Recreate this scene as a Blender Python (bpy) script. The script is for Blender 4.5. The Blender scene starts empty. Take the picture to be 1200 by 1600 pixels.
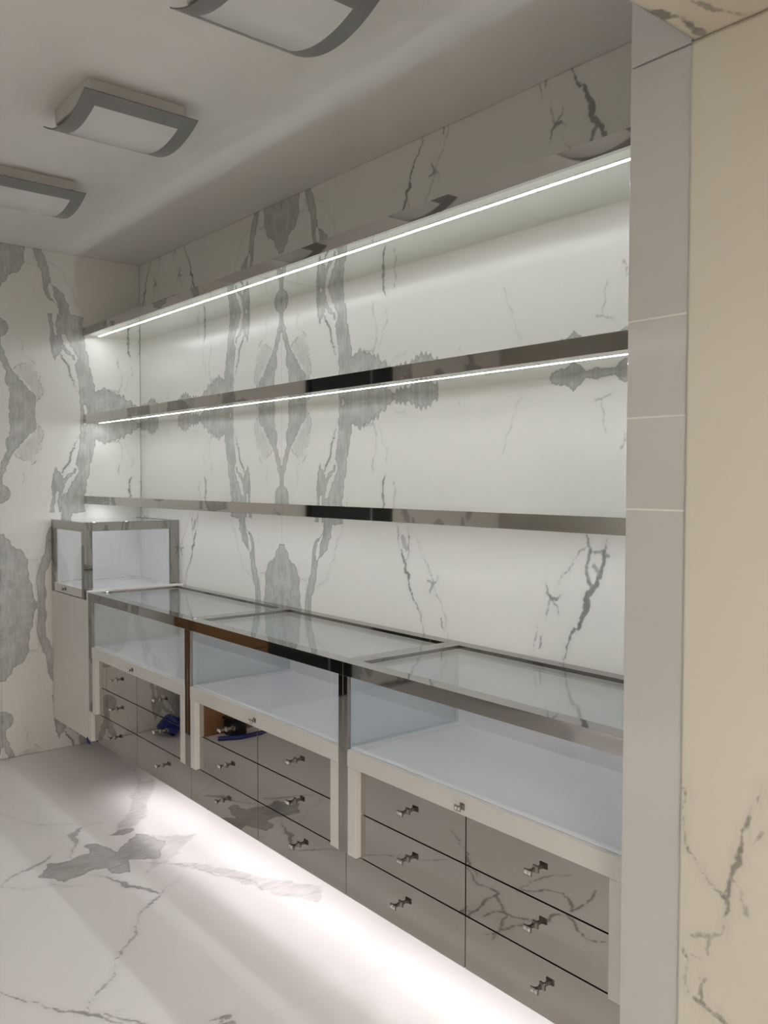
import bpy, bmesh, math, random
import numpy as np
from mathutils import Matrix, Vector

S = bpy.context.scene
C = S.collection
random.seed(4)

# ------------------------------------------------------------------ camera, world, exposure
CAM = np.array([5.0454, -2.2308, 1.5691])
YAW, PITCH, ROLL, FPX = 0.87928, -0.03627, 0.00216, 1343.53
FW = np.array([-math.sin(YAW) * math.cos(PITCH), math.cos(YAW) * math.cos(PITCH), math.sin(PITCH)])
_r = np.array([math.cos(YAW), math.sin(YAW), 0.0])
_u = np.cross(_r, FW)
RT = _r * math.cos(ROLL) + _u * math.sin(ROLL)
UP = -_r * math.sin(ROLL) + _u * math.cos(ROLL)
cd = bpy.data.cameras.new('camera')
cd.sensor_fit = 'VERTICAL'
cd.sensor_height = 36.0
cd.lens = FPX * 36.0 / 1600.0
cd.clip_start = 0.02
cam = bpy.data.objects.new('camera', cd)
C.objects.link(cam)
cam.matrix_world = Matrix(((RT[0], UP[0], -FW[0], CAM[0]), (RT[1], UP[1], -FW[1], CAM[1]),
                           (RT[2], UP[2], -FW[2], CAM[2]), (0, 0, 0, 1)))
S.camera = cam

LED_E = 41.0          # shelf strips
UNDER_E = 19.0        # strips under the counters
HALL_E = 40.0          # warm lamp on the passage ceiling
S.view_settings.view_transform = 'Standard'
S.view_settings.look = 'None'
S.view_settings.exposure = 0.09
S.view_settings.gamma = 1.0
S.view_settings.use_curve_mapping = False
try:
    S.cycles.use_denoising = True
    S.cycles.max_bounces = 14
    S.cycles.glossy_bounces = 8
    S.cycles.diffuse_bounces = 6
    S.cycles.transparent_max_bounces = 16
    S.cycles.sample_clamp_indirect = 12.0
    S.cycles.blur_glossy = 0.0
except Exception:
    pass
W = bpy.data.worlds.new('world')
S.world = W
W.use_nodes = True
W.node_tree.nodes['Background'].inputs[0].default_value = (0.5, 0.48, 0.45, 1)
W.node_tree.nodes['Background'].inputs[1].default_value = 0.05


def ray(x, y):
    return FW + RT * (x - 600) / FPX - UP * (y - 800) / FPX


def on(ax, val, x, y):
    d = ray(x, y)
    return CAM + d * ((val - CAM[ax]) / d[ax])


def on_floor_mirrored(x, y, yp=-0.53):
    d = ray(x, y)
    h = CAM + d * ((yp - CAM[1]) / d[1])
    d = d * np.array([1, -1, 1])
    return h + d * (-h[2] / d[2])


# ------------------------------------------------------------------ materials
def lin(c):
    return tuple(((v / 255) / 12.92 if v / 255 <= 0.04045 else ((v / 255 + 0.055) / 1.055) ** 2.4) for v in c) + (1,)


def new_mat(name):
    m = bpy.data.materials.new(name)
    m.use_nodes = True
    nt = m.node_tree
    return m, nt, nt.nodes['Principled BSDF']


def plain(name, col, rough=0.5, metal=0.0, spec=0.5, grain=0.0, gscale=60, coat=0.0):
    m, nt, b = new_mat(name)
    b.inputs['Roughness'].default_value = rough
    b.inputs['Metallic'].default_value = metal
    b.inputs['Specular IOR Level'].default_value = spec
    b.inputs['Coat Weight'].default_value = coat
    tc = nt.nodes.new('ShaderNodeTexCoord')
    n = nt.nodes.new('ShaderNodeTexNoise')
    n.inputs['Scale'].default_value = gscale
    n.inputs['Detail'].default_value = 4
    nt.links.new(tc.outputs['Object'], n.inputs['Vector'])
    mx = nt.nodes.new('ShaderNodeMix')
    mx.data_type = 'RGBA'
    c = tuple(col[:3])
    g = grain
    mx.inputs[6].default_value = tuple(v * (1 - g) for v in c) + (1,)
    mx.inputs[7].default_value = tuple(min(1, v * (1 + g)) for v in c) + (1,)
    nt.links.new(n.outputs['Fac'], mx.inputs[0])
    nt.links.new(mx.outputs[2], b.inputs['Base Color'])
    return m


def glass_mat(name, tint, f0=0.05, gain=1.0):
    m = bpy.data.materials.new(name)
    m.use_nodes = True
    nt = m.node_tree
    nt.nodes.clear()
    out = nt.nodes.new('ShaderNodeOutputMaterial')
    mix = nt.nodes.new('ShaderNodeMixShader')
    tr = nt.nodes.new('ShaderNodeBsdfTransparent')
    tr.inputs[0].default_value = tint
    gl = nt.nodes.new('ShaderNodeBsdfGlossy')
    gl.inputs[0].default_value = (0.95, 0.97, 0.97, 1)
    gl.inputs['Roughness'].default_value = 0.0
    lw = nt.nodes.new('ShaderNodeLayerWeight')
    pw = nt.nodes.new('ShaderNodeMath'); pw.operation = 'POWER'; pw.inputs[1].default_value = 5
    ma = nt.nodes.new('ShaderNodeMath'); ma.operation = 'MULTIPLY_ADD'
    ma.inputs[1].default_value = (1 - f0) * gain; ma.inputs[2].default_value = f0
    nt.links.new(lw.outputs['Facing'], pw.inputs[0])
    nt.links.new(pw.outputs[0], ma.inputs[0])
    nt.links.new(ma.outputs[0], mix.inputs[0])
    nt.links.new(tr.outputs[0], mix.inputs[1])
    nt.links.new(gl.outputs[0], mix.inputs[2])
    nt.links.new(mix.outputs[0], out.inputs[0])
    return m


def emit_mat(name, col, e):
    m = bpy.data.materials.new(name)
    m.use_nodes = True
    nt = m.node_tree
    nt.nodes.clear()
    out = nt.nodes.new('ShaderNodeOutputMaterial')
    em = nt.nodes.new('ShaderNodeEmission')
    em.inputs[0].default_value = col
    em.inputs[1].default_value = e
    nt.links.new(em.outputs[0], out.inputs[0])
    return m


def marble(name, base, band, rim, veinc, rough=0.22, bamp=1.0, spec=0.5, softk=0.8):
    m, nt, b = new_mat(name)
    N, L = nt.nodes, nt.links

    def at(n):
        a = N.new('ShaderNodeAttribute'); a.attribute_name = n
        return a

    def math_(op, x, y=None, z=None, cl=False):
        q = N.new('ShaderNodeMath'); q.operation = op; q.use_clamp = cl
        for i, v in enumerate((x, y, z)):
            if v is None:
                continue
            if isinstance(v, (int, float)):
                q.inputs[i].default_value = v
            else:
                L.new(v, q.inputs[i])
        return q.outputs[0]

    def noise(sc, det=5, rgh=0.6, st=None):
        n = N.new('ShaderNodeTexNoise')
        n.inputs['Scale'].default_value = sc
        n.inputs['Detail'].default_value = det
        n.inputs['Roughness'].default_value = rgh
        if st:
            mp = N.new('ShaderNodeMapping')
            mp.inputs['Scale'].default_value = st
            L.new(uv, mp.inputs['Vector'])
            L.new(mp.outputs[0], n.inputs['Vector'])
        else:
            L.new(uv, n.inputs['Vector'])
        return math_('SUBTRACT', n.outputs['Fac'], 0.5)

    def rng(v, a, c):
        q = N.new('ShaderNodeMapRange'); q.interpolation_type = 'SMOOTHSTEP'
        q.inputs['From Min'].default_value = a; q.inputs['From Max'].default_value = c
        q.inputs['To Min'].default_value = 0; q.inputs['To Max'].default_value = 1
        if a > c:
            q.inputs['From Min'].default_value = c; q.inputs['From Max'].default_value = a
            q.inputs['To Min'].default_value = 1; q.inputs['To Max'].default_value = 0
        L.new(v, q.inputs['Value'])
        return q.outputs[0]

    def mix(f, c1, c2):
        q = N.new('ShaderNodeMix'); q.data_type = 'RGBA'
        L.new(f, q.inputs[0])
        for i, c in ((6, c1), (7, c2)):
            if isinstance(c, tuple):
                q.inputs[i].default_value = c
            else:
                L.new(c, q.inputs[i])
        return q.outputs[2]

    uv = at('muv').outputs['Vector']
    n1, n2 = noise(16, 6), noise(70, 4)
    n3 = noise(9, 8, 0.7, (1, 1, 1))
    nst = noise(26, 6, 0.7, (2.2, 0.35, 1))
    wob = math_('ADD', math_('ADD', math_('MULTIPLY', n1, 0.012 * bamp), math_('MULTIPLY', n2, 0.010 * bamp)), math_('MULTIPLY', nst, 0.014 * bamp))
    bd = math_('ADD', at('band').outputs['Fac'], wob)
    mb = rng(bd, 0.0015, -0.0025)
    rimf = math_('MULTIPLY', rng(math_('ABSOLUTE', math_('ADD', bd, 0.003)), 0.006, 0.0), 0.55)
    sd = math_('ADD', at('soft').outputs['Fac'], math_('ADD', math_('MULTIPLY', n1, 0.05), math_('MULTIPLY', n2, 0.02)))
    ms = math_('MULTIPLY', rng(sd, 0.006, -0.012), math_('ADD', 0.55, math_('MULTIPLY', nst, 2.2), cl=True))
    ms = math_('MULTIPLY', ms, softk)
    vd = math_('ADD', at('vein').outputs['Fac'], math_('ADD', math_('MULTIPLY', n2, 0.010), math_('MULTIPLY', n1, 0.012)))
    vd = math_('ADD', vd, 0.0012)
    mv = math_('MULTIPLY', rng(vd, 0.0022, -0.0022), at('amt').outputs['Fac'])
    core = math_('MULTIPLY', rng(vd, -0.0012, -0.0040), at('amt').outputs['Fac'])
    brk = math_('ADD', 0.75, math_('MULTIPLY', n1, 2.0), cl=True)
    mv = math_('MULTIPLY', mv, brk)
    cloud = rng(noise(2.2, 5), -0.1, 0.25)
    c0 = mix(math_('MULTIPLY', cloud, 0.35), base, tuple(v * 0.95 for v in base[:3]) + (1,))
    inner = mix(rng(math_('ADD', n3, math_('MULTIPLY', nst, 0.9)), -0.24, 0.26), tuple(v * 0.80 for v in band[:3]) + (1,),
                tuple(v * 1.22 for v in band[:3]) + (1,))
    # fine cracks inside the grey
    crk = rng(math_('ABSOLUTE', noise(13, 3)), 0.012, 0.0)
    inner = mix(math_('MULTIPLY', crk, 0.3), inner, rim)
    c1 = mix(ms, c0, band)
    c2 = mix(mb, c1, inner)
    c3 = mix(rimf, c2, rim)
    halo = math_('MULTIPLY', rng(vd, 0.024, -0.002), math_('ADD', 0.35, math_('MULTIPLY', nst, 2.6), cl=True))
    halo = math_('MULTIPLY', math_('MULTIPLY', halo, at('amt').outputs['Fac']), 0.42)
    c3 = mix(halo, c3, band)
    c4 = mix(mv, c3, veinc)
    c4 = mix(math_('MULTIPLY', core, 0.6), c4, tuple(v * 0.55 for v in veinc[:3]) + (1,))
    L.new(c4, b.inputs['Base Color'])
    b.inputs['Roughness'].default_value = rough
    b.inputs['Specular IOR Level'].default_value = spec
    return m


WHITE_B = (0.80, 0.79, 0.765, 1)
M = {}
M['marble_wall'] = marble('white_grey_marble', WHITE_B, (0.50, 0.505, 0.49, 1), (0.34, 0.345, 0.33, 1), (0.27, 0.28, 0.27, 1))
M['marble_floor'] = marble('white_marble_floor', (0.815, 0.785, 0.775, 1), (0.43, 0.42, 0.41, 1), (0.31, 0.30, 0.29, 1),
                           (0.30, 0.285, 0.27, 1), rough=0.3, spec=0.35)
M['marble_warm'] = marble('ivory_marble', (0.80, 0.77, 0.69, 1), (0.40, 0.38, 0.34, 1), (0.3, 0.28, 0.25, 1), (0.26, 0.245, 0.22, 1), rough=0.3)
M['marble_soffit'] = marble('ivory_marble_dimmed', (0.64, 0.59, 0.50, 1), (0.40, 0.38, 0.34, 1), (0.3, 0.28, 0.25, 1), (0.2, 0.19, 0.17, 1), rough=0.3)  # ivory marble again, with the soffit's dimmer light put into its colour
M['grout'] = plain('pale_grout', (0.88, 0.88, 0.86), 0.8)
M['ceiling'] = plain('ceiling_paint', (0.76, 0.745, 0.73), 0.9, spec=0.2, grain=0.03, gscale=8)
M['chrome'] = plain('mirror_steel', (0.60, 0.585, 0.57), 0.03, 1.0, grain=0.02)
M['underside'] = plain('mirror_underside', (0.80, 0.83, 0.79), 0.02, 1.0)
M['drawer'] = plain('bronze_mirror', (0.44, 0.415, 0.39), 0.02, 1.0)
M['knob'] = plain('knob_nickel', (0.30, 0.285, 0.265), 0.15, 1.0)
M['crystal'] = plain('knob_crystal', (0.75, 0.75, 0.75), 0.06, 0.7, spec=1.0, coat=1.0)
M['white'] = plain('white_lacquer', (0.78, 0.765, 0.75), 0.25, coat=0.2)
M['white_in'] = plain('white_liner_cold_lit', (0.72, 0.705, 0.75), 0.22, coat=0.2)  # bluish cast of the cold light through the glass put into the white
M['white_case'] = plain('bright_white_liner', (0.80, 0.79, 0.815), 0.25, coat=0.2)
M['counter_steel'] = plain('dark_mirror_steel', (0.36, 0.35, 0.335), 0.03, 1.0)
M['gloss_top'] = plain('mirror_shelf_top', (0.80, 0.82, 0.79), 0.04, 1.0)
M['dark'] = plain('black_carcass', (0.012, 0.012, 0.012), 0.6)
M['tile'] = plain('gloss_white_tile', (0.66, 0.665, 0.67), 0.12, grain=0.02, gscale=3)
M['aluminium'] = plain('led_aluminium', (0.75, 0.75, 0.78), 0.3, 1.0)
M['lamp_frame'] = plain('grey_glass_rim', (0.20, 0.20, 0.20), 0.35, grain=0.04)
M['lamp_glass'] = plain('frosted_opal_glass', (0.66, 0.66, 0.66), 0.25)
M['lamp_base'] = plain('lamp_white_tray', (0.68, 0.66, 0.63), 0.5)
M['card'] = plain('brown_cardboard', (0.26, 0.135, 0.06), 0.85, grain=0.08)
M['ink'] = plain('black_ink', (0.01, 0.01, 0.01), 0.8)
M['blue'] = plain('blue_plastic', (0.012, 0.018, 0.16), 0.3)
M['blackplastic'] = plain('black_plastic', (0.01, 0.01, 0.012), 0.35)
M['doorglass'] = plain('black_door', (0.006, 0.006, 0.007), 0.3)
M['glass'] = glass_mat('clear_glass', (0.965, 0.97, 0.972, 1), 0.05)
M['glass_top'] = glass_mat('counter_top_glass', (0.955, 0.963, 0.963, 1), 0.06)
M['glass_side'] = glass_mat('tinted_side_glass', (0.88, 0.925, 0.93, 1), 0.06)
M['led'] = emit_mat('led_white', (0.955, 0.995, 1.0, 1), LED_E)
M['under'] = emit_mat('led_under', (1.0, 0.95, 0.965, 1), UNDER_E)
M['hall'] = emit_mat('hall_warm', (1.0, 0.91, 0.80, 1), HALL_E)


# ------------------------------------------------------------------ mesh helpers
class MB:
    def __init__(s):
        s.bm = bmesh.new()

    def box(s, x0, x1, y0, y1, z0, z1, mat=0, bev=0.0):
        v = [s.bm.verts.new((x, y, z)) for x in (x0, x1) for y in (y0, y1) for z in (z0, z1)]
        fs = [s.bm.faces.new([v[i] for i in f]) for f in
              ((0, 1, 3, 2), (4, 6, 7, 5), (0, 4, 5, 1), (2, 3, 7, 6), (0, 2, 6, 4), (1, 5, 7, 3))]
        for f in fs:
            f.material_index = mat
        if bev:
            es = list({e for f in fs for e in f.edges})
            r = bmesh.ops.bevel(s.bm, geom=es, offset=bev, segments=1, affect='EDGES', profile=0.5)
            for f in r['faces']:
                f.material_index = mat
        return s

    def rings(s, rings, mat=0, cap=True):
        """loft between equal-length vertex rings"""
        vs = [[s.bm.verts.new(p) for p in r] for r in rings]
        n = len(vs[0])
        for a, b in zip(vs, vs[1:]):
            for i in range(n):
                f = s.bm.faces.new((a[i], a[(i + 1) % n], b[(i + 1) % n], b[i]))
                f.material_index = mat
        if cap:
            for r in (vs[0][::-1], vs[-1]):
                f = s.bm.faces.new(r); f.material_index = mat
        return s

    def tube(s, pts, r, n=8, mat=0):
        rr = []
        P = [Vector(p) for p in pts]
        for i, p in enumerate(P):
            t = (P[min(i + 1, len(P) - 1)] - P[max(i - 1, 0)]).normalized()
            a = t.cross(Vector((0, 0, 1)))
            if a.length < 1e-3:
                a = Vector((1, 0, 0))
            a.normalize()
            b = t.cross(a)
            rr.append([p + (a * math.cos(k * 2 * math.pi / n) + b * math.sin(k * 2 * math.pi / n)) * r for k in range(n)])
        return s.rings(rr, mat)

    def build(s, name, mats, parent=None, smooth=False):
        me = bpy.data.meshes.new(name)
        bmesh.ops.recalc_face_normals(s.bm, faces=s.bm.faces)
        if smooth:
            for f in s.bm.faces:
                f.smooth = True
        s.bm.to_mesh(me)
        s.bm.free()
        for m in (mats if isinstance(mats, (list, tuple)) else [mats]):
            me.materials.append(M[m])
        o = bpy.data.objects.new(name, me)
        C.objects.link(o)
        if parent:
            o.parent = parent
            o.matrix_parent_inverse = Matrix.Translation(-Vector(parent_origin(parent)))
        return o


def parent_origin(o):
    p = Vector((0, 0, 0))
    while o:
        p += o.location
        if o.parent:
            p += o.matrix_parent_inverse.translation
        o = o.parent
    return p


def box(name, mats, parent, *a, bev=0.0):
    return MB().box(*a, bev=bev).build(name, mats, parent)


def thing(name, loc, label, cat, group=None):
    o = bpy.data.objects.new(name, None)
    o.empty_display_size = 0.1
    o.location = loc
    C.objects.link(o)
    o['label'] = label
    o['category'] = cat
    if group:
        o['group'] = group
    return o


def structure(o):
    o['kind'] = 'structure'
    return o


# ------------------------------------------------------------------ the veins of the slabs, as distance fields
def seg_dist(px, py, poly, closed):
    d = np.full(px.shape, 1e3)
    n = len(poly)
    for i in range(n if closed else n - 1):
        ax, ay = poly[i][:2]
        bx, by = poly[(i + 1) % n][:2]
        vx, vy = bx - ax, by - ay
        l2 = vx * vx + vy * vy + 1e-12
        t = np.clip(((px - ax) * vx + (py - ay) * vy) / l2, 0, 1)
        w = 0.0
        if not closed and len(poly[i]) > 2:
            w = poly[i][2] + (poly[i + 1][2] - poly[i][2]) * t
        d = np.minimum(d, np.hypot(px - ax - t * vx, py - ay - t * vy) - w)
    return d


def poly_sd(px, py, poly):
    d = seg_dist(px, py, [p[:2] for p in poly], True)
    ins = np.zeros(px.shape, bool)
    n = len(poly)
    for i in range(n):
        ax, ay = poly[i][:2]
        bx, by = poly[(i + 1) % n][:2]
        c = (ay > py) != (by > py)
        with np.errstate(divide='ignore', invalid='ignore'):
            ins ^= c & (px < (bx - ax) * (py - ay) / (by - ay + 1e-15) + ax)
    return np.where(ins, -d, d)


def rough(poly, closed, levels=3, amp=0.10, cap=0.009):
    """fractal midpoint displacement, so that outlines are ragged like stone"""
    rs = random.Random(int(abs(poly[0][0] * 9173 + poly[0][1] * 3571 + len(poly)) * 1000))
    for _ in range(levels):
        out = []
        n = len(poly)
        for i in range(n if closed else n - 1):
            p, q = poly[i], poly[(i + 1) % n]
            dx, dy = q[0] - p[0], q[1] - p[1]
            l = math.hypot(dx, dy)
            out.append(p)
            if l < 0.006:
                continue
            d = max(-cap, min(cap, rs.gauss(0, amp) * l)) / l
            m = [(p[0] + q[0]) / 2 - dy * d, (p[1] + q[1]) / 2 + dx * d]
            if len(p) > 2:
                m.append((p[2] + q[2]) / 2 * rs.uniform(0.75, 1.3))
            out.append(tuple(m))
        if not closed:
            out.append(poly[-1])
        poly = out
    return poly


def near(px, py, poly, fn, pad=0.09):
    xs = [p[0] for p in poly]; ys = [p[1] for p in poly]
    k = (px > min(xs) - pad) & (px < max(xs) + pad) & (py > min(ys) - pad) & (py < max(ys) + pad)
    d = np.full(px.shape, 0.3)
    if k.any():
        d[k] = fn(px[k], py[k])
    return d


def fields(px, py, pat):
    band = np.full(px.shape, 0.3)
    for p in pat.get('solid', []):
        p = rough(p, True)
        band = np.minimum(band, near(px, py, p, lambda x, y: poly_sd(x, y, p)))
    for p in pat.get('hole', []):
        p = rough(p, True, 2)
        band = np.maximum(band, -near(px, py, p, lambda x, y: poly_sd(x, y, p)))
    soft = np.full(px.shape, 0.3)
    for p in pat.get('soft', []):
        p = rough(p, True)
        soft = np.minimum(soft, near(px, py, p, lambda x, y: poly_sd(x, y, p)))
    vein = np.full(px.shape, 0.3)
    amt = np.zeros(px.shape)
    for a, p in pat.get('vein', []):
        p = rough(p, False, 4, 0.11, 0.007)
        d = near(px, py, p, lambda x, y: seg_dist(x, y, p, False), 0.06)
        k = d < vein
        vein = np.where(k, d, vein)
        amt = np.where(k, a, amt)
    return band, soft, vein, amt


SX, SZ, LW, LH = 1.589, 1.953, 1.2, 1.1       # mirror lines of the book-matched slabs


def wall_ab(x, z):
    return np.abs(x - SX), np.abs(z - SZ)


def crop(x0, y0, k, pts, w=None, plane=('back',)):
    """polyline read from an enlarged crop of the photograph -> slab coordinates"""
    out = []
    for p in pts:
        px, py = x0 + p[0] / k, y0 + p[1] / k
        ww = (p[2] if len(p) > 2 else w)
        if plane == 'floor':
            q = on(2, 0.0, px, py); a, b = q[0], q[1]
        elif plane == 'mirror':
            q = on_floor_mirrored(px, py); a, b = q[0], q[1]
        elif plane == 'beige':
            q = on(1, -0.655, px, py); a, b = q[0], q[2]
        elif plane == 'soffit':
            q = on(2, 2.44, px, py); a, b = q[0], q[1]
        elif plane == 'raw':
            q = on(1, 0.0, px, py); a, b = q[0], abs(q[2] - SZ)
        else:
            q = on(1, 0.0, px, py); a, b = abs(q[0] - SX), abs(q[2] - SZ)
        out.append((a, b, ww) if ww is not None else (a, b))
    return out


def R2(pts, w=None):
    q = crop(330, 610, 5, pts, w)
    # outlines that run out of the lit field continue to the mirror line and behind the lowest shelf
    return [((c[0], -0.02) if p[1] <= 60 else (c[0], 0.57) if p[1] >= 885 else c[:2]) + tuple(c[2:]) for p, c in zip(pts, q)]


def R3(pts, w=None):
    q = crop(260, 790, 4, pts, w)
    return [((c[0], 0.46) if p[1] <= 96 else c[:2]) + tuple(c[2:]) for p, c in zip(pts, q)]


R6 = lambda pts, w=None: crop(560, 400, 2.857, pts, w)
R7 = lambda pts, w=None: crop(590, 800, 3.077, pts, w)
RAW6 = lambda pts, w=None: crop(560, 400, 2.857, pts, w, 'raw')
RAW7 = lambda pts, w=None: crop(590, 800, 3.077, pts, w, 'raw')

med = R3([(722, 243), (735, 240), (743, 275), (764, 292), (766, 330), (790, 358), (815, 400), (836, 460), (832, 640), (722, 640)])
med = [(max(0.0, a), b) for a, b in med]
med[0] = (-0.02, med[0][1]); med[-1] = (-0.02, 1.12)
med[-2] = (0.20, 1.12)
b4 = R3([(990, 85), (1055, 95), (1035, 200), (1005, 275), (950, 335), (938, 400), (925, 510), (905, 600)])
b4 += [(0.245, 1.12), (0.185, 1.12)] + R3([(880, 520), (888, 460), (905, 400), (913, 310), (930, 220), (982, 150)])
blob_edge = R6([(0, 752), (40, 735), (80, 705), (105, 682), (130, 655), (160, 632), (230, 640), (270, 656), (310, 652), (345, 630), (356, 596)])
_rs = random.Random(3)
_e = []
for (a0, b0), (a1, b1) in zip(blob_edge, blob_edge[1:]):
    n = max(2, int(abs(a1 - a0) / 0.012))
    for i in range(n):
        f = i / n
        _e.append((a0 + (a1 - a0) * f, b0 + (b1 - b0) * f + 0.012 + (_rs.uniform(0.006, 0.022) if i % 2 else -_rs.uniform(0, 0.006))))
_last = blob_edge[-1][0]
blob_edge = _e
blob = [(0.50, -0.02), (0.50, 0.13)] + blob_edge + [(_last, 0.05), (_last, -0.02)]
circ = [(0.062 * math.cos(t), 0.462 + 0.055 * math.sin(t)) for t in np.linspace(-math.pi / 2, math.pi / 2, 9)]
circ = [(-0.02, circ[0][1])] + circ + [(-0.02, circ[-1][1])]
PAT = dict(
    solid=[
        R2([(613, 60), (740, 60), (745, 150), (730, 235), (690, 310), (655, 365), (622, 440), (602, 520), (583, 595), (556, 600),
            (558, 548), (575, 500), (592, 430), (580, 360), (600, 300), (608, 240), (600, 170)]) ,
        [(-0.02, R2([(555, 585)])[0][1])] + R2([(585, 590), (587, 612), (572, 650), (570, 780), (572, 860)]) + [(-0.02, 0.50)],
        circ,
        R2([(1005, 50), (1150, 50), (1130, 200), (1095, 270), (1088, 400), (1070, 500), (1060, 640), (1040, 760), (1030, 900),
            (905, 890), (920, 800), (960, 700), (990, 600), (975, 560), (980, 440), (992, 330), (995, 230)]),
        R2([(975, 590), (945, 650), (912, 715), (900, 780), (885, 840), (878, 905), (860, 905), (868, 830), (858, 815), (845, 840),
            (838, 905), (806, 905), (822, 780), (830, 700), (840, 610), (846, 560), (860, 610), (880, 640), (890, 690), (925, 640), (965, 575)]),
        b4, med, blob,
    ],
    hole=[
        R3([(975, 165), (972, 210), (955, 300), (938, 345), (932, 300), (945, 230)]),
        R2([(1018, 50), (1045, 60), (1040, 110), (1022, 130)]),
    ],
    soft=[
        R2([(740, 130), (780, 220), (775, 290), (755, 350), (765, 400), (740, 450), (745, 510), (712, 565), (690, 520), (650, 490), (625, 455), (670, 360), (725, 260)]),
        [(0.19, 0.86), (0.24, 0.83), (0.24, 1.12), (0.19, 1.12)],
    ],
    vein=[
        (0.8, R2([(882, 635, .006), (910, 560, .008), (935, 470, .007), (962, 330, .004), (997, 220, .003)])),
        (0.6, R2([(745, 150), (780, 220), (775, 290), (755, 350), (766, 400), (740, 450), (746, 510), (712, 565)], .0045)),
        (0.6, R2([(625, 460), (650, 492), (690, 520)], .0045)),
        (0.35, R2([(690, 560), (672, 630), (668, 740)], .004)),
        (0.9, R3([(836, 460), (862, 465), (888, 455)], .003)),
        (0.75, R3([(1132, 90), (1100, 165), (1065, 250), (1040, 350), (1010, 450), (960, 495), (920, 530)], .002)),
        (0.25, R3([(920, 90), (885, 190), (860, 300)], .002)),
        (0.8, R3([(828, 380), (826, 410), (815, 420)], .002)),
        (0.75, R6([(115, 0, .008), (112, 80, .009), (120, 178, .003)])),
        (0.35, R6([(165, 20), (160, 140)], .005)),
        (0.4, R6([(65, 210), (82, 330), (70, 420), (60, 470)], .004)),
        (0.4, R6([(120, 240), (130, 290), (90, 400)], .003)),
        (0.5, R6([(20, 440), (60, 420), (78, 470)], .004)),
        (0.3, R6([(165, 450), (210, 430), (200, 450)], .004)),
        (0.25, R6([(530, 150), (490, 270), (450, 420)], .004)),
        # dark veins below the lowest shelf
        (0.85, R7([(95, 70, .003), (98, 140, .004), (125, 230, .007), (150, 300, .009), (158, 380, .007), (185, 440, .004), (210, 500, .004), (215, 540, .003), (228, 640, .002)])),
        (0.6, R7([(150, 70, .005), (152, 150, .005), (140, 230, .004)])),
        (0.4, R7([(120, 120, .012), (140, 180, .010)])),
        (0.5, R7([(160, 80, .002), (200, 170, .003), (240, 250, .004), (265, 330, .004), (280, 390, .004), (310, 460, .003), (330, 540, .003), (345, 605, .002)])),
        (0.8, R7([(240, 330, .004), (268, 350, .006), (290, 310, .003)])),
        (0.5, R7([(250, 390, .004), (268, 345, .009), (262, 300, .002)])),
        (0.8, R7([(305, 510, .004), (320, 570, .004)])),
    ])
# the last slab on the right carries its own veins (x, b coordinates)
PAT_R = dict(
    solid=[RAW6([(848, 540), (860, 572), (900, 582), (925, 576), (958, 603), (1005, 560), (1020, 545), (1080, 542), (1150, 530), (1200, 560)])
           + [(3.58, 0.0), (3.60, -0.02), (3.20, -0.02)]],
    vein=[
        (0.25, RAW6([(650, 140), (690, 250), (730, 370)], .004)),
        (0.35, RAW6([(1112, 110), (1105, 190), (1090, 250)], .003)),
        (0.5, RAW6([(1060, 268), (1100, 272), (1140, 280)], .004)),
        (0.4, RAW6([(1195, 95), (1185, 20)], .006)),
        (0.9, RAW7([(1110, 115, .002), (1095, 180, .005), (1088, 250, .008), (1060, 320, .009), (1035, 370, .010), (1005, 410, .012), (1000, 480, .010), (978, 525, .010),
                    (930, 590, .005), (912, 640, .005), (895, 720, .003)])),
        (0.7, RAW7([(1005, 110, .006), (1020, 170, .006), (1008, 250, .006), (1012, 320, .008), (1030, 365, .008)])),
        (0.6, RAW7([(1040, 195, .005), (1085, 185, .006), (1115, 212, .006)])),
        (0.5, RAW7([(1040, 260, .010), (1060, 300, .008)])),
        (0.5, RAW7([(1020, 130, .002), (960, 210, .004), (890, 300, .003), (855, 375, .003)])),
        (0.85, RAW7([(808, 340, .002), (815, 390, .005), (840, 420, .008), (880, 400, .004)])),
        (0.5, RAW7([(830, 420, .006), (820, 470, .006), (812, 520, .003)])),
        (0.6, RAW7([(845, 425, .006), (868, 490, .004)])),
        (0.55, RAW7([(770, 535, .002), (762, 600, .005), (740, 690, .003)])),
        (0.8, RAW7([(786, 598, .004), (775, 655, .005)])),
    ])
FP = lambda pts, w=None: crop(0, 1150, 2.4, pts, w, 'floor')
FQ = lambda pts, w=None: crop(200, 1350, 1.846, pts, w, 'floor')
FM = lambda pts, w=None: crop(520, 980, 2.5, pts, w, 'mirror')
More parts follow.
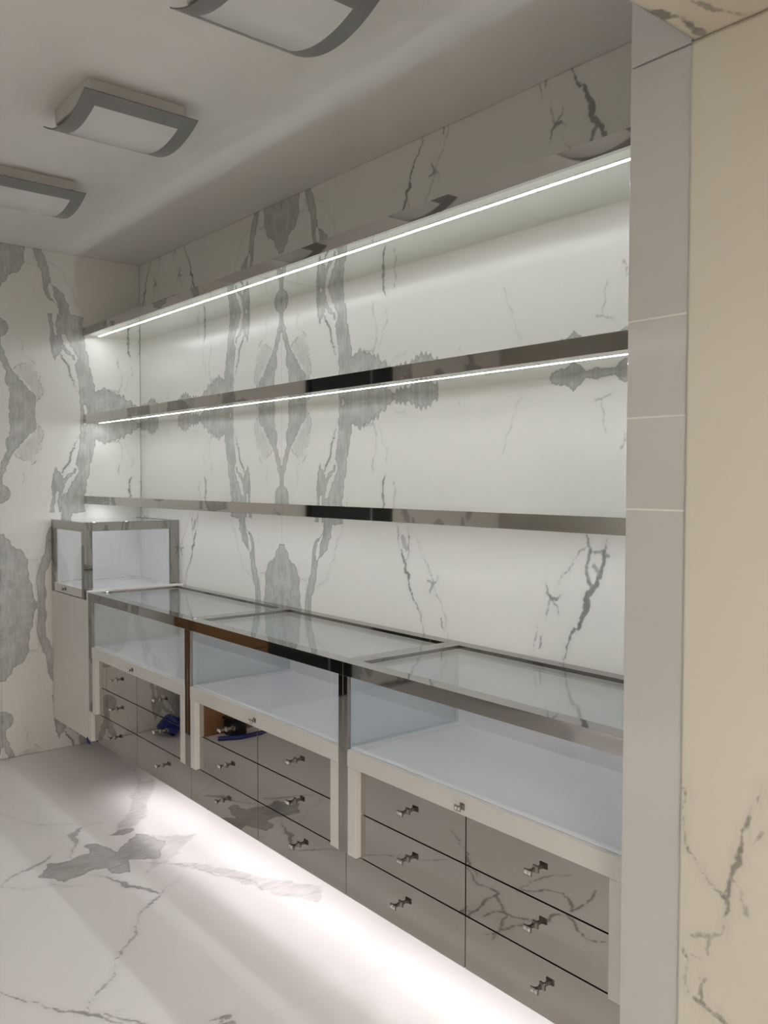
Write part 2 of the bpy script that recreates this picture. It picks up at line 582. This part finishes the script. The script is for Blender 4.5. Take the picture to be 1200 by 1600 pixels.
PAT_F = dict(
    solid=[FP([(140, 530), (175, 480), (265, 465), (335, 440), (315, 410), (365, 403), (440, 435), (480, 395), (505, 365), (560, 372),
               (620, 390), (600, 455), (560, 460), (480, 465), (490, 510), (415, 515), (400, 495), (330, 510), (240, 548)]),
           FP([(385, 380), (440, 355), (500, 345), (505, 352), (460, 372)])],
    soft=[FP([(500, 120), (540, 170), (575, 160), (562, 240), (550, 300), (520, 330), (430, 375), (440, 330), (490, 270), (505, 200)]),
          FP([(560, 370), (690, 372), (737, 365), (690, 410), (680, 440), (600, 485), (545, 515), (570, 470)]),
          FP([(640, 480), (720, 475), (830, 490), (960, 520), (1200, 560), (1200, 625), (1050, 600), (960, 560), (840, 525), (720, 500)]),
          ],
    vein=[
        (0.5, FP([(0, 290), (100, 325), (180, 335), (290, 330), (385, 328)], .003)),
        (0.55, FP([(318, 338, .004), (292, 355, .012), (270, 378, .016), (285, 405, .008), (270, 460, .003)])),
        (0.5, FP([(0, 568, .004), (60, 520, .008), (150, 480, .01), (200, 440, .003), (260, 415, .001)])),
        (0.5, FP([(0, 568), (120, 572), (200, 555), (330, 565)], .003)),
        (0.7, FP([(330, 520, .002), (420, 540, .005), (470, 560, .014), (560, 578, .01), (605, 593, .003)])),
        (0.7, FP([(680, 530, .002), (600, 597, .005), (555, 640, .006), (520, 680, .005), (505, 750, .005), (445, 830, .005), (430, 890, .005),
                  (400, 930, .005), (350, 980, .004), (335, 1045, .003)])),
        (0.8, FP([(0, 960, .005), (80, 990, .005), (150, 1000, .004), (240, 1035, .006), (330, 1047, .006), (380, 1055, .007), (430, 1075, .004), (560, 1082, .002)])),
        (0.45, FP([(395, 1060), (430, 1035), (470, 1022)], .003)),
        (0.75, FP([(770, 1080, .003), (862, 1049, .010), (815, 1082, .003)])),
        (0.25, FQ([(390, 440), (580, 375), (700, 320), (800, 280)], .002)),
        (0.45, FP([(550, 478), (640, 480), (720, 485), (830, 525), (960, 548), (985, 580)], .004)),
        (0.35, FP([(720, 475), (850, 488), (1000, 492)], .003)),
        (0.5, FP([(455, 225), (520, 222)], .003)),
        (0.5, FP([(510, 185), (525, 215), (500, 240), (495, 280)], .004)),
        # veins nearer to the middle of the room, seen mirrored in the drawers
        (0.8, FM([(730, 1020), (790, 990), (850, 970), (930, 970)], .006)),
        (0.8, FM([(720, 1030), (830, 1025), (900, 1040), (930, 1080), (930, 1110), (990, 1080), (1020, 1050), (1025, 1030)], .007)),
        (0.8, FM([(525, 940), (550, 990), (590, 1010), (650, 1040), (600, 1060), (550, 1110), (530, 1130)], .006)),
        (0.8, FM([(590, 1130), (650, 1110), (700, 1130), (760, 1140), (830, 1150), (880, 1120)], .007)),
        (0.7, FM([(600, 1200), (650, 1190), (700, 1170), (750, 1160)], .006)),
        (0.8, FM([(870, 1120), (920, 1130), (960, 1190), (1000, 1220), (1065, 1230)], .006)),
        (0.6, FM([(640, 1040), (680, 1120), (620, 1220)], .006)),
    ])
BG = lambda pts, w=None: crop(860, 1280, 3.529, pts, w, 'beige')
PAT_B = dict(vein=[
    (0.8, BG([(722, -230, .003), (735, 0, .003), (742, 120, .003), (800, 220, .004), (830, 290, .003), (900, 370, .004), (960, 440, .004)])),
    (0.8, BG([(1170, -180, .002), (1100, 0, .004), (1060, 120, .004), (1030, 200, .006), (1040, 240, .007), (1000, 300, .005), (985, 350, .006), (970, 440, .006), (965, 530, .004), (945, 630, .002)])),
    (0.5, BG([(1170, 70), (1130, 120), (1110, 160)], .003)),
    (0.45, BG([(1010, 340, .002), (1050, 440, .003), (1080, 520, .008)])),
    (0.6, BG([(750, 637, .002), (830, 637, .006), (940, 632, .002)])),
    (0.45, BG([(880, 640, .003), (872, 750, .005)])),
    (0.7, BG([(728, 700, .003), (740, 740, .006), (758, 785, .003)])),
    (0.5, BG([(745, 740), (790, 750), (830, 768)], .003)),
    (0.6, BG([(752, 805, .003), (738, 880, .003), (755, 955, .003)])),
    (0.5, BG([(795, 815), (822, 880)], .003)),
    (0.6, BG([(858, 870, .005), (828, 935, .007), (835, 990, .006)])),
    (0.7, BG([(790, 985, .006), (850, 1030, .006), (920, 1085, .006), (965, 1130, .007)])),
])
SF = lambda pts, w=None: crop(960, 0, 5, pts, w, 'soffit')
PAT_S = dict(vein=[
    (0.8, SF([(150, 30, .004), (270, 80, .006), (340, 95, .012), (400, 130, .014), (470, 125, .006), (540, 178, .006), (590, 190, .010), (640, 240, .012), (695, 270, .006)])),
    (0.6, SF([(600, 5, .006), (700, 40, .008), (750, 68, .008), (850, 80, .004), (960, 105, .006), (1045, 112, .003)])),
])


def grid_mesh(name, us, vs, to3, nrm, pat, muv, mat, parent=None, thick=0.01):
    """a slab face as a fine grid that carries the vein distances; a skirt gives it its thickness"""
    U, V = np.meshgrid(us, vs, indexing='ij')
    nu, nv = U.shape
    A, B = muv(U, V)
    band, soft, vein, amt = [np.full(U.shape, .3) for _ in range(3)] + [np.zeros(U.shape)]
    for pt, sel in (pat if isinstance(pat, list) else [(pat, None)] if pat else []):
        F = fields(A, B, pt)
        if sel is None:
            band, soft, vein, amt = F
        else:
            k = sel(A)
            for dst, src in zip((band, soft, vein, amt), F):
                dst[k] = src[k]
    P = to3(U, V)
    idx = np.arange(nu * nv).reshape(nu, nv)
    quads = np.stack([idx[:-1, :-1], idx[1:, :-1], idx[1:, 1:], idx[:-1, 1:]], -1).reshape(-1, 4)
    loop = np.concatenate([idx[:, 0], idx[-1, 1:], idx[-2::-1, -1], idx[0, -2:0:-1]])
    pts = P.reshape(-1, 3)
    skirt = pts[loop] - np.array(nrm) * thick
    base = len(pts)
    k = len(loop)
    nx = np.roll(np.arange(k), -1)
    sq = np.stack([loop, base + np.arange(k), base + nx, loop[nx]], -1)
    allp = np.concatenate([pts, skirt])
    allq = np.concatenate([quads, sq])
    # orient the quads along the outward normal
    q0 = quads[0]
    n = np.cross(pts[q0[1]] - pts[q0[0]], pts[q0[3]] - pts[q0[0]])
    if n @ np.array(nrm) < 0:
        allq = allq[:, ::-1]
    me = bpy.data.meshes.new(name)
    me.vertices.add(len(allp))
    me.vertices.foreach_set('co', allp.astype(np.float32).ravel())
    me.loops.add(len(allq) * 4)
    me.loops.foreach_set('vertex_index', allq.astype(np.int32).ravel())
    me.polygons.add(len(allq))
    me.polygons.foreach_set('loop_start', (np.arange(len(allq)) * 4).astype(np.int32))
    me.polygons.foreach_set('loop_total', np.full(len(allq), 4, np.int32))
    me.update(calc_edges=True)
    for an, F in (('band', band), ('soft', soft), ('vein', vein), ('amt', amt)):
        f = F.ravel()
        f = np.concatenate([f, f[loop]]).astype(np.float32)
        me.attributes.new(an, 'FLOAT', 'POINT').data.foreach_set('value', f)
    mv = np.stack([A.ravel(), B.ravel(), np.zeros(A.size)], -1)
    mv = np.concatenate([mv, mv[loop]]).astype(np.float32)
    me.attributes.new('muv', 'FLOAT_VECTOR', 'POINT').data.foreach_set('vector', mv.ravel())
    me.materials.append(M[mat])
    me.validate()
    o = bpy.data.objects.new(name, me)
    C.objects.link(o)
    if parent:
        o.parent = parent
    return o


def steps(a, b, h):
    return np.linspace(a, b, max(2, int(round((b - a) / h)) + 1))


def ping(v, w):
    v = np.mod(np.abs(v), 2 * w)
    return np.where(v > w, 2 * w - v, v)


# ------------------------------------------------------------------ the room
H, HL = 2.8794, 2.44            # room ceiling, passage ceiling
XR, XE = 3.953, 4.0945          # return strip
YF, XH = -3.95, 7.2              # far long wall, end of the passage

wb = structure(box('wall_back', 'grout', None, -0.02, XR + 0.02, 0.0125, 0.12, 0, H))
for a, b in ((0.0, SX), (SX, XR)):
    us, vs = steps(a, b, 0.0055), steps(0.0, H, 0.0055)
    to3 = lambda U, V: np.stack([U, np.zeros_like(U), V], -1)
    if a == 0.0:
        muv = lambda U, V: (np.where(U < 0.38, U + 0.83, ping(U - SX, LW)), ping(V - SZ, LH))
        pat = [(PAT, None)]
    else:
        # the right slab: the left part follows the mirrored figure, the rest has its own veins (kept in x)
        muv = lambda U, V: (np.where(U < SX + LW, U - SX, U), ping(V - SZ, LH))
        pat = [(PAT, lambda A: A <= LW), (PAT_R, lambda A: A > LW)]
    grid_mesh('slab', us, vs, to3, (0, -1, 0), pat, muv, 'marble_wall', wb, 0.0125)

wl = structure(box('wall_left', 'grout', None, -0.12, -0.0125, YF, 0.02, 0, H))
for a, b, h in ((-0.83, 0.0, 0.006), (-2.03, -0.83, 0.012), (YF, -2.03, 0.03)):
    us, vs = steps(a + 0.00008, b - 0.00008, h), steps(0.0, H, max(h, 0.0075))
    grid_mesh('slab', us, vs, lambda U, V: np.stack([np.zeros_like(U), U, V], -1), (1, 0, 0), PAT,
              lambda U, V: (ping(U + 0.83, LW), ping(V - SZ, LH)), 'marble_wall', wl, 0.0125)

fl = structure(box('floor', 'grout', None, -0.12, XH + 0.1, YF - 0.1, 0.12, -0.12, -0.012))
ident = lambda U, V: (U, V)
fz = lambda U, V: np.stack([U, V, np.zeros_like(U)], -1)
grid_mesh('slab', steps(0, 4.1, 0.008), steps(-1.9, 0, 0.007), fz, (0, 0, 1), PAT_F, ident, 'marble_floor', fl, 0.012)
grid_mesh('slab', steps(0, 4.1, 0.1), steps(YF, -1.9, 0.1), fz, (0, 0, 1), None, ident, 'marble_floor', fl, 0.012)
grid_mesh('slab', steps(4.1, XH, 0.1), steps(YF, 0, 0.1), fz, (0, 0, 1), None, ident, 'marble_floor', fl, 0.012)

structure(box('ceiling', 'ceiling', None, -0.12, XH + 0.1, YF - 0.1, 0.12, H, H + 0.1))
wf = structure(box('wall_front', 'marble_warm', None, -0.12, XH + 0.1, YF - 0.1, YF, 0, H))
structure(box('wall_hall_end', 'marble_warm', None, XH, XH + 0.1, YF, -0.55, 0, H))

# pier at the right of the niche: body, then gloss tiles on its face
wr = structure(box('wall_right', 'tile', None, XR, XE - 0.001, -0.640, 0.0125, 0, H))
for z0, z1 in ((0.0, 1.5095), (1.5095, 1.7033), (1.7033, 1.9081), (1.9081, 2.4396), (2.4396, H)):
    box('tile', 'tile', wr, XR - 0.001, XE - 0.002, -0.650, -0.640, z0 + 0.002, z1 - 0.002, bev=0.0008)
MB().box(XR + 0.001, XE - 0.004, -0.6494, -0.640, 0, 2.2).build('grout', 'grout', wr)

wh = structure(box('wall_hall', 'grout', None, XE, XH, -0.645, -0.5, 0, HL))
grid_mesh('slab', steps(XE, 4.75, 0.006), steps(0, HL, 0.008), lambda U, V: np.stack([U, np.full_like(U, -0.655), V], -1),
          (0, -1, 0), PAT_B, ident, 'marble_warm', wh, 0.01)
grid_mesh('slab', steps(4.751, XH, 0.1), steps(0, HL, 0.1), lambda U, V: np.stack([U, np.full_like(U, -0.655), V], -1),
          (0, -1, 0), None, ident, 'marble_warm', wh, 0.01)
so = structure(box('ceiling_hall', 'ceiling', None, XE + 0.0085, XH, YF, -0.5, HL + 0.012, H))
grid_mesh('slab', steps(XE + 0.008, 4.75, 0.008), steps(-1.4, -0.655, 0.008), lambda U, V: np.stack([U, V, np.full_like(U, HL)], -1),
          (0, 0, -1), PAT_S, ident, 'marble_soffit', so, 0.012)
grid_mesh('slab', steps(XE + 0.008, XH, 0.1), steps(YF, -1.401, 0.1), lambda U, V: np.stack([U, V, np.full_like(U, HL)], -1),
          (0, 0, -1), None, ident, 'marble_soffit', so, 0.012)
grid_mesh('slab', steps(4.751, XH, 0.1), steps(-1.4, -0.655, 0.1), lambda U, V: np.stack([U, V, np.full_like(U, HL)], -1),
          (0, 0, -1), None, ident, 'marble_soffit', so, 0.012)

# black double door in the end wall, seen only as a dark mirror image in the steel
dr = structure(box('door_1', 'doorglass', None, 0.0, 0.03, -2.72, -1.94, 0.0, 2.62))
for y0, y1 in ((-2.70, -2.505), (-2.495, -1.96)):
    box('leaf', 'doorglass', dr, 0.03, 0.045, y0, y1, 0.01, 2.6, bev=0.002)
box('edge_strip', 'aluminium', dr, 0.03, 0.047, -2.502, -2.498, 0.01, 2.6)

# ------------------------------------------------------------------ wall shelves with light strips
DS = 0.3568
SHELF = ((2.4125, 2.4591, 'mirror steel wall shelf below the ceiling with glowing light strip, uppermost of three', True),
         (1.9041, 1.9530, 'mirror steel wall shelf with a thin light strip, middle one of the three shelves', True),
         (1.4297, 1.4758, 'mirror steel wall shelf above the glass counters, lowest of three, no strip in sight', True))
for zb, zt, lab, lit in SHELF:
    t = thing('wall_shelf', (1.976, 0.0, zb), lab, 'shelf', 'lit wall shelves')
    box('fascia', 'chrome', t, 0.001, XR - 0.001, -DS, -DS + 0.018, zb, zt, bev=0.0008)
    box('top_panel', 'gloss_top', t, 0.001, XR - 0.001, -DS + 0.018, -0.0005, zt - 0.008, zt - 0.0004)
    box('core', 'dark', t, 0.002, XR - 0.002, -DS + 0.018, -0.0005, zb + 0.010, zt - 0.008)
    for a, b in ((0.001, 1.938), (1.940, XR - 0.001)):
        box('underside_panel', 'underside', t, a, b, -DS + 0.018, -0.0005, zb + 0.002, zb + 0.010)
    ch = box('strip_channel', 'aluminium', t, 0.05, XR - 0.004, -0.288, -0.266, zb + 0.0010, zb + 0.0019)
    box('light_strip', 'led', t, 0.055, XR - 0.006, -0.2825, -0.2715, zb + 0.0006, zb + 0.0010)

# ------------------------------------------------------------------ knobs
def knob_mesh():
    mb = MB()
    mb.box(-0.0095, 0.0095, -0.003, 0.0, -0.0095, 0.0095, 0, bev=0.0008)
    def ring(y, hx, hz):
        return [(-hx, y, -hz), (hx, y, -hz), (hx, y, hz), (-hx, y, hz)]
    mb.rings([ring(-0.003, .0075, .0075), ring(-0.007, .0045, .005), ring(-0.013, .0032, .004), ring(-0.020, .0036, .0042),
              ring(-0.026, .0065, .0055), ring(-0.029, .0115, .0068)], 0)
    mb.box(-0.0128, 0.0128, -0.034, -0.029, -0.0078, 0.0078, 0, bev=0.0007)
    for s in (-1, 1):
        cx = s * 0.0060
        mb.rings([[(cx - .0048, -0.034, -.0055), (cx + .0048, -0.034, -.0055), (cx + .0048, -0.034, .0055), (cx - .0048, -0.034, .0055)],
                  [(cx - .0026, -0.037, -.003), (cx + .0026, -0.037, -.003), (cx + .0026, -0.037, .003), (cx - .0026, -0.037, .003)]], 1)
    me = bpy.data.meshes.new('knob')
    bmesh.ops.recalc_face_normals(mb.bm, faces=mb.bm.faces)
    mb.bm.to_mesh(me); mb.bm.free()
    me.materials.append(M['knob']); me.materials.append(M['crystal'])
    return me


KNOB = knob_mesh()


def knob(parent, x, y, z, s=1.0):
    o = bpy.data.objects.new('knob', KNOB)
    C.objects.link(o)
    o.parent = parent
    o.matrix_parent_inverse = Matrix.Translation(-Vector(parent_origin(parent)))
    o.location = (x, y, z)
    o.scale = (1, s, 1)
    return o


# ------------------------------------------------------------------ glass counters
ZT, ZH, ZA, ZF, ZP, ZB = 0.9765, 0.9324, 0.6935, 0.6370, 0.3455, 0.189
FR, DF = -0.55, -0.53
G = 0.0002


def counter(x0, x1, lw, split, bx, label, first=False):
    t = thing('display_counter', ((x0 + x1) / 2, -0.275, ZB), label, 'display counter', 'glass topped display counters')
    x0 += G; x1 -= G
    # steel top frame, mitred look with four rails
    for nm, a in (('front_rail', (x0, x1, FR, -0.495, ZH, ZT)), ('rear_rail', (x0, x1, -0.055, -0.001, ZH + 0.012, ZT)),
                  ('side_rail', (x0, x0 + 0.036, -0.495, -0.055, ZH + 0.012, ZT)), ('side_rail', (x1 - 0.036, x1, -0.495, -0.055, ZH + 0.012, ZT))):
        box(nm, 'counter_steel', t, *a, bev=0.0006)
    box('glass_top', 'glass_top', t, x0 + 0.036, x1 - 0.036, -0.495, -0.055, ZT - 0.012, ZT - 0.006)
    rw = 0.025
    box('post', 'counter_steel', t, x0, x0 + lw, FR, -0.536, ZP, ZH, bev=0.0008)
    box('post', 'counter_steel', t, x1 - rw, x1, FR, -0.536, ZP, ZH, bev=0.0008)
    box('glass_front', 'glass', t, x0 + lw, x1 - rw, -0.540, -0.535, ZA + 0.0005, ZH)
    box('glass_side', 'glass' if first else 'glass_side', t, x0 + lw * 0.5 + 0.004, x0 + lw * 0.5 + 0.009, -0.534, -0.040, ZA + 0.0005, ZH + 0.011)
    # white deck with a low rim
    tr = MB()
    tr.box(x0 + lw, x1 - rw, -0.512, -0.036, ZF, ZA - 0.007)
    tr.box(x0 + 0.002, x0 + lw + 0.028, -0.512, -0.036, ZA - 0.02, ZA)
    tr.box(x1 - 0.024, x1 - 0.002, -0.512, -0.036, ZA - 0.02, ZA)
    tr.build('deck', 'white_in', t)
    box('front_ledge', 'white_case', t, x0 + 0.002, x1 - 0.002, -0.5335, -0.5125, ZA - 0.02, ZA, bev=0.001)
    box('back_panel', 'white_in', t, x0 + 0.002, x1 - 0.002, -0.036, -0.026, ZF, ZH + 0.012)
    ap = box('apron', 'white', t, x0 + lw, x1 - rw, -0.552, -0.536, ZF, ZA - 0.001, bev=0.0008)
    knob(ap, (x0 + x1) / 2 + 0.0, -0.552, (ZF + ZA) / 2 - 0.003, 0.62)
    for a in ((x0 + lw, x0 + lw + 0.045), (x1 - rw - 0.046, x1 - rw)):
        box('apron_leg', 'white', t, a[0], a[1], -0.551, -0.513, ZP - 0.002, ZF - 0.0008, bev=0.0025)
    # carcass and mirrored drawers
    box('carcass', 'dark', t, x0 + 0.004, x1 - 0.004, -0.513, -0.012, ZB + 0.003, ZF - 0.002)
    s = 0.0021
    for i, (a, b) in enumerate(((x0 + lw + 0.028, split), (split, x1 - rw - 0.03))):
        for z0, z1 in ((0.488, 0.6350), (0.342, 0.488)):
            d = box('drawer', 'drawer', t, a + s, b - s, DF, -0.5135, z0 + s, z1 - s, bev=0.0006)
            knob(d, (a + b) / 2 + (-0.012 if i == 0 else 0.012) * 0, DF, (z0 + z1) / 2 + 0.005)
    for a, b in ((bx[0], split), (split, bx[1])):
        d = box('drawer', 'drawer', t, a + s * .7, b - s * .7, DF, -0.5135, ZB, 0.342 - s, bev=0.0006)
        knob(d, (a + b) / 2, DF, (ZB + 0.342) / 2 + 0.003)
    if first:
        box('end_panel', 'white', t, x0 + 0.002, x0 + 0.026, -0.549, -0.03, 0.186, ZP - 0.001, bev=0.001)
    # light strip under the cabinet
    lx = 0.95 if first else x0 + 0.01
    box('strip_channel', 'aluminium', t, lx, x1 - 0.01, -0.470, -0.440, ZB - 0.002, ZB + 0.003)
    box('light_strip', 'under', t, lx + 0.005, x1 - 0.015, -0.466, -0.444, ZB - 0.004, ZB - 0.002)
    return t


counter(0.564, 1.699, 0.050, 1.130, (0.592, 1.690), 'glass topped display counter with mirrored drawers beside the small corner case', True)
counter(1.699, 2.806, 0.025, 2.238, (1.690, 2.797), 'glass topped display counter with mirrored drawers, between the two other counters')
counter(2.806, 3.920, 0.025, 3.355, (2.797, 3.915), 'glass topped display counter with mirrored drawers beside the pale tiled pier')
structure(box('baseboard_back', 'white', None, 0.30, XR, -0.27, -0.25, 0.0, 0.175))

# ------------------------------------------------------------------ corner: white base cabinet and glass case on it
t = thing('base_cabinet', (0.28, -0.275, 0.19), 'plain white hanging cabinet in the corner under the small glass case', 'cabinet')
box('front_panel', 'white', t, 0.004, 0.537, FR, -0.532, 0.188, 0.9315, bev=0.001)
box('side_panel', 'white', t, 0.538, 0.5625, FR, -0.002, 0.188, 0.984, bev=0.001)
box('carcass', 'white', t, 0.004, 0.537, -0.531, -0.012, 0.192, 0.9315)
ft = MB(); ft.tube([(0.30, -0.36, 0.19), (0.30, -0.36, 0.125), (0.30, -0.36, 0.12)], 0.022, 10)
ft.build('fixing_foot', 'blackplastic', t)
fm = MB()
for k in range(5):
    a = 0.540 + 0.006 * k
    fm.tube([(a, -0.552, 0.20 - 0.004 * k), (a + 0.004, -0.556, 0.186), (a - 0.006 + 0.004 * k, -0.549, 0.172 - 0.003 * (k % 3))], 0.0028, 5)
fm.build('film_scrap', 'blue', t)

t = thing('corner_display_case', (0.258, -0.275, 0.933), 'small mirror framed glass display case standing in the corner on the white cabinet', 'display case')
CX, CZ0, CZ1 = 0.512, 0.9325, 1.3435
for nm, a in (('front_stile', (0.003, 0.046, FR, -0.530, CZ0, CZ1)), ('front_stile', (0.475, CX, FR, -0.530, CZ0, CZ1)),
              ('front_rail', (0.046, 0.475, FR, -0.530, 1.293, CZ1)), ('sill_rail', (0.046, 0.475, FR, -0.530, CZ0, 0.9365)),
              ('side_stile', (0.492, CX, -0.530, -0.503, CZ0, CZ1)), ('side_stile', (0.492, CX, -0.054, -0.003, CZ0, CZ1)),
              ('side_rail', (0.492, CX, -0.503, -0.054, 1.295, CZ1)), ('top_rail', (0.003, 0.492, -0.530, -0.500, CZ1 - 0.02, CZ1)),
              ('top_rail', (0.003, 0.492, -0.035, -0.003, CZ1 - 0.02, CZ1))):
    box(nm, 'counter_steel', t, *a, bev=0.0008)
ap = box('apron', 'white', t, 0.047, 0.474, -0.548, -0.532, 0.937, 0.984, bev=0.001)
knob(ap, 0.225, -0.548, 0.962, 0.62)
box('glass_front', 'glass', t, 0.046, 0.475, -0.545, -0.540, 0.985, 1.293)
box('glass_side', 'glass', t, 0.503, 0.507, -0.503, -0.054, 0.970, 1.295)
box('glass_top', 'glass_top', t, 0.004, 0.491, -0.4995, -0.0355, CZ1 - 0.008, CZ1 - 0.002)
lb = MB()
lb.box(0.004, 0.49, -0.529, -0.012, 0.9335, 0.972)
lb.box(0.016, 0.09, -0.5, -0.05, 0.972, 0.984)
lb.build('deck', 'white_case', t)
box('back_panel', 'white_case', t, 0.004, 0.4915, -0.0115, -0.003, 0.9335, 1.322)
box('side_panel', 'white_case', t, 0.003, 0.0125, -0.5295, -0.0125, 0.9725, 1.322)
box('dark_mark', 'blackplastic', t, CX, CX + 0.002, -0.548, -0.510, 1.088, 1.092)  # thin dark mark across the front stile

# ------------------------------------------------------------------ ceiling lamps
def lamp(xc, yc, label):
    t = thing('ceiling_lamp', (xc, yc, H), label, 'ceiling lamp', 'slumped glass ceiling lamps')
    bx_ = box('base_tray', 'lamp_base', t, xc - 0.158, xc + 0.158, yc - 0.172, yc + 0.172, H - 0.058, H, bev=0.003)
    A, BY, ZE, SAG = 0.198, 0.200, H - 0.058, 0.052

    def zc(x):
        return ZE - SAG * (1 - (x / A) ** 2)

    def patch(mb, x0, x1, y0, y1, dz=0.0, n=10, th=0.004, mat=0):
        rings = []
        for i in range(n + 1):
            x = x0 + (x1 - x0) * i / n
            z = zc(x) + dz
            rings.append([(xc + x, yc + y0, z), (xc + x, yc + y1, z), (xc + x, yc + y1, z + th), (xc + x, yc + y0, z + th)])
        mb.rings(rings, mat)
    fr = MB()
    b = 0.052
    patch(fr, -A, A, -BY, -BY + b, n=20)
    patch(fr, -A, A, BY - b, BY, n=20)
    patch(fr, -A, -A + b, -BY + b, BY - b, n=5)
    patch(fr, A - b, A, -BY + b, BY - b, n=5)
    fr.build('glass_rim', 'lamp_frame', t)
    df = MB()
    patch(df, -A + b, A - b, -BY + b, BY - b, dz=0.0008, n=16)
    df.build('diffuser', 'lamp_glass', t)
    for y in (-0.135, 0.14):
        MB().box(xc + A - 0.03, xc + A - 0.012, yc + y - 0.010, yc + y + 0.010, zc(A - 0.02) + 0.005, zc(A - 0.02) + 0.022, bev=0.003).build('clip', 'knob', t)


lamp(3.085, -0.985, 'square slumped glass ceiling lamp cut by the top of the photo, nearest of three')
lamp(2.083, -0.988, 'square slumped glass ceiling lamp seen whole, middle one of the row of three')
lamp(1.075, -1.005, 'square slumped glass ceiling lamp nearest the veined end wall')

# ------------------------------------------------------------------ passage lamp (behind the viewer, gives the warm light)
t = thing('passage_lamp', (5.9, -2.2, HL), 'square warm panel lamp on the passage ceiling', 'ceiling lamp')
box('housing', 'lamp_base', t, 5.6, 6.2, -2.5, -1.9, HL - 0.02, HL - 0.0005)
box('diffuser', 'hall', t, 5.62, 6.18, -2.48, -1.92, HL - 0.024, HL - 0.02)

# ------------------------------------------------------------------ things on the floor that show only in the mirrored fronts
t = thing('cardboard_box', (0.2, -1.68, 0.0), 'brown cardboard carton mirrored in the steel counter front', 'box')
box('carton', 'card', t, 0.04, 0.34, -1.80, -1.29, 0.0, 0.80, bev=0.004)
box('flap', 'card', t, 0.03, 0.35, -1.545, -1.285, 0.801, 0.806)
box('flap', 'card', t, 0.03, 0.35, -1.805, -1.548, 0.801, 0.806)
# the printed figure, as strokes on the face toward the room (it reads 27 in the mirror, as in the photograph)
st = MB()
for y0, z0, y1, z1 in ((0, .09, .05, .10), (.05, .10, .05, .06), (.05, .06, 0, 0), (0, 0, .06, 0), (.09, .10, .15, .10), (.15, .10, .11, 0)):
    st.tube([(0.3405, -1.50 - y0, 0.22 + z0), (0.3405, -1.50 - y1, 0.22 + z1)], 0.0055, 6)
st.build('printed_mark', 'ink', t)
bm_ = MB()
bm_.box(0.3405, 0.342, -1.62, -1.45, 0.52, 0.528)
bm_.box(0.3405, 0.342, -1.78, -1.64, 0.50, 0.506)
bm_.build('printed_line', 'ink', t)
t = thing('black_case', (0.46, -1.47, 0.0), 'small black case mirrored in the upper drawer of the middle counter', 'case')
box('shell', 'blackplastic', t, 0.36, 0.47, -1.53, -1.42, 0.0, 0.10, bev=0.012)
box('lid', 'blackplastic', t, 0.355, 0.475, -1.535, -1.415, 0.101, 0.115, bev=0.004)
hm = MB(); hm.tube([(0.46, -1.33, .014), (0.52, -1.46, .014), (0.515, -1.6, .014), (0.47, -1.72, .014), (0.44, -1.84, .014)], 0.014, 8)
ho = hm.build('blue_hose', 'blue')
ho['label'] = 'blue hose lying on the floor, mirrored below the black case'
ho['category'] = 'hose'
wm = MB()
rings = []
rs = random.Random(7)
NR = 9
for i in range(NR):
    f = i / (NR - 1)
    ph = math.pi * f
    ring = []
    for k in range(14):
        th = 2 * math.pi * k / 14
        r = (0.02 + 0.075 * math.sin(ph)) * (1 + 0.30 * rs.uniform(-1, 1))
        ring.append((0.17 + r * math.cos(th) * 0.9, -1.165 + 0.14 * (f - 0.5) * 1.2, 0.062 + 0.6 * r * math.sin(th)))
    rings.append(ring)
wm.rings(rings)
wo = wm.build('plastic_wrap', 'blue', None)
wo['label'] = 'crumpled blue plastic wrap on the floor, mirrored in the first counter'
wo['category'] = 'wrap'

# counter along the other long wall: it shows only as light on the floor and in mirrored steel
t = thing('far_counter', (2.7, -3.67, 0.19), 'long low mirrored counter on the opposite side, glimpsed in the steel rails', 'counter')
box('carcass', 'white', t, 1.45, 3.95, -3.945, -3.42, 0.192, 0.93)
box('worktop', 'gloss_top', t, 1.44, 3.96, -3.945, -3.40, 0.93, 0.97, bev=0.002)
for a in (1.45, 2.283, 3.117):
    box('front_panel', 'drawer', t, a + 0.002, a + 0.831, -3.42, -3.405, 0.192, 0.928, bev=0.001)
box('light_strip', 'under', t, 1.5, 3.93, -3.47, -3.445, 0.188, 0.191)
for zb, zt, lab in ((2.4125, 2.4591, 'unseen lit shelf added on the opposite wall, highest of three behind the viewer'),
                    (1.9041, 1.9530, 'unseen lit shelf added on the opposite wall, second of three behind the viewer'),
                    (1.4297, 1.4758, 'unseen lit shelf added on the opposite wall, lowest of three behind the viewer')):
    t = thing('added_far_shelf', (2.5, -3.95, zb), lab, 'shelf', 'added lit shelves on the opposite wall')  # unseen shelves, added so that their strips brighten wall and ceiling
    box('fascia', 'chrome', t, 1.1, 3.95, -3.611, -3.593, zb, zt, bev=0.0008)
    box('board', 'gloss_top', t, 1.1, 3.95, -3.9495, -3.611, zb + 0.002, zt - 0.0005)
    box('light_strip', 'led', t, 1.12, 3.94, -3.688, -3.677, zb + 0.0006, zb + 0.0019)
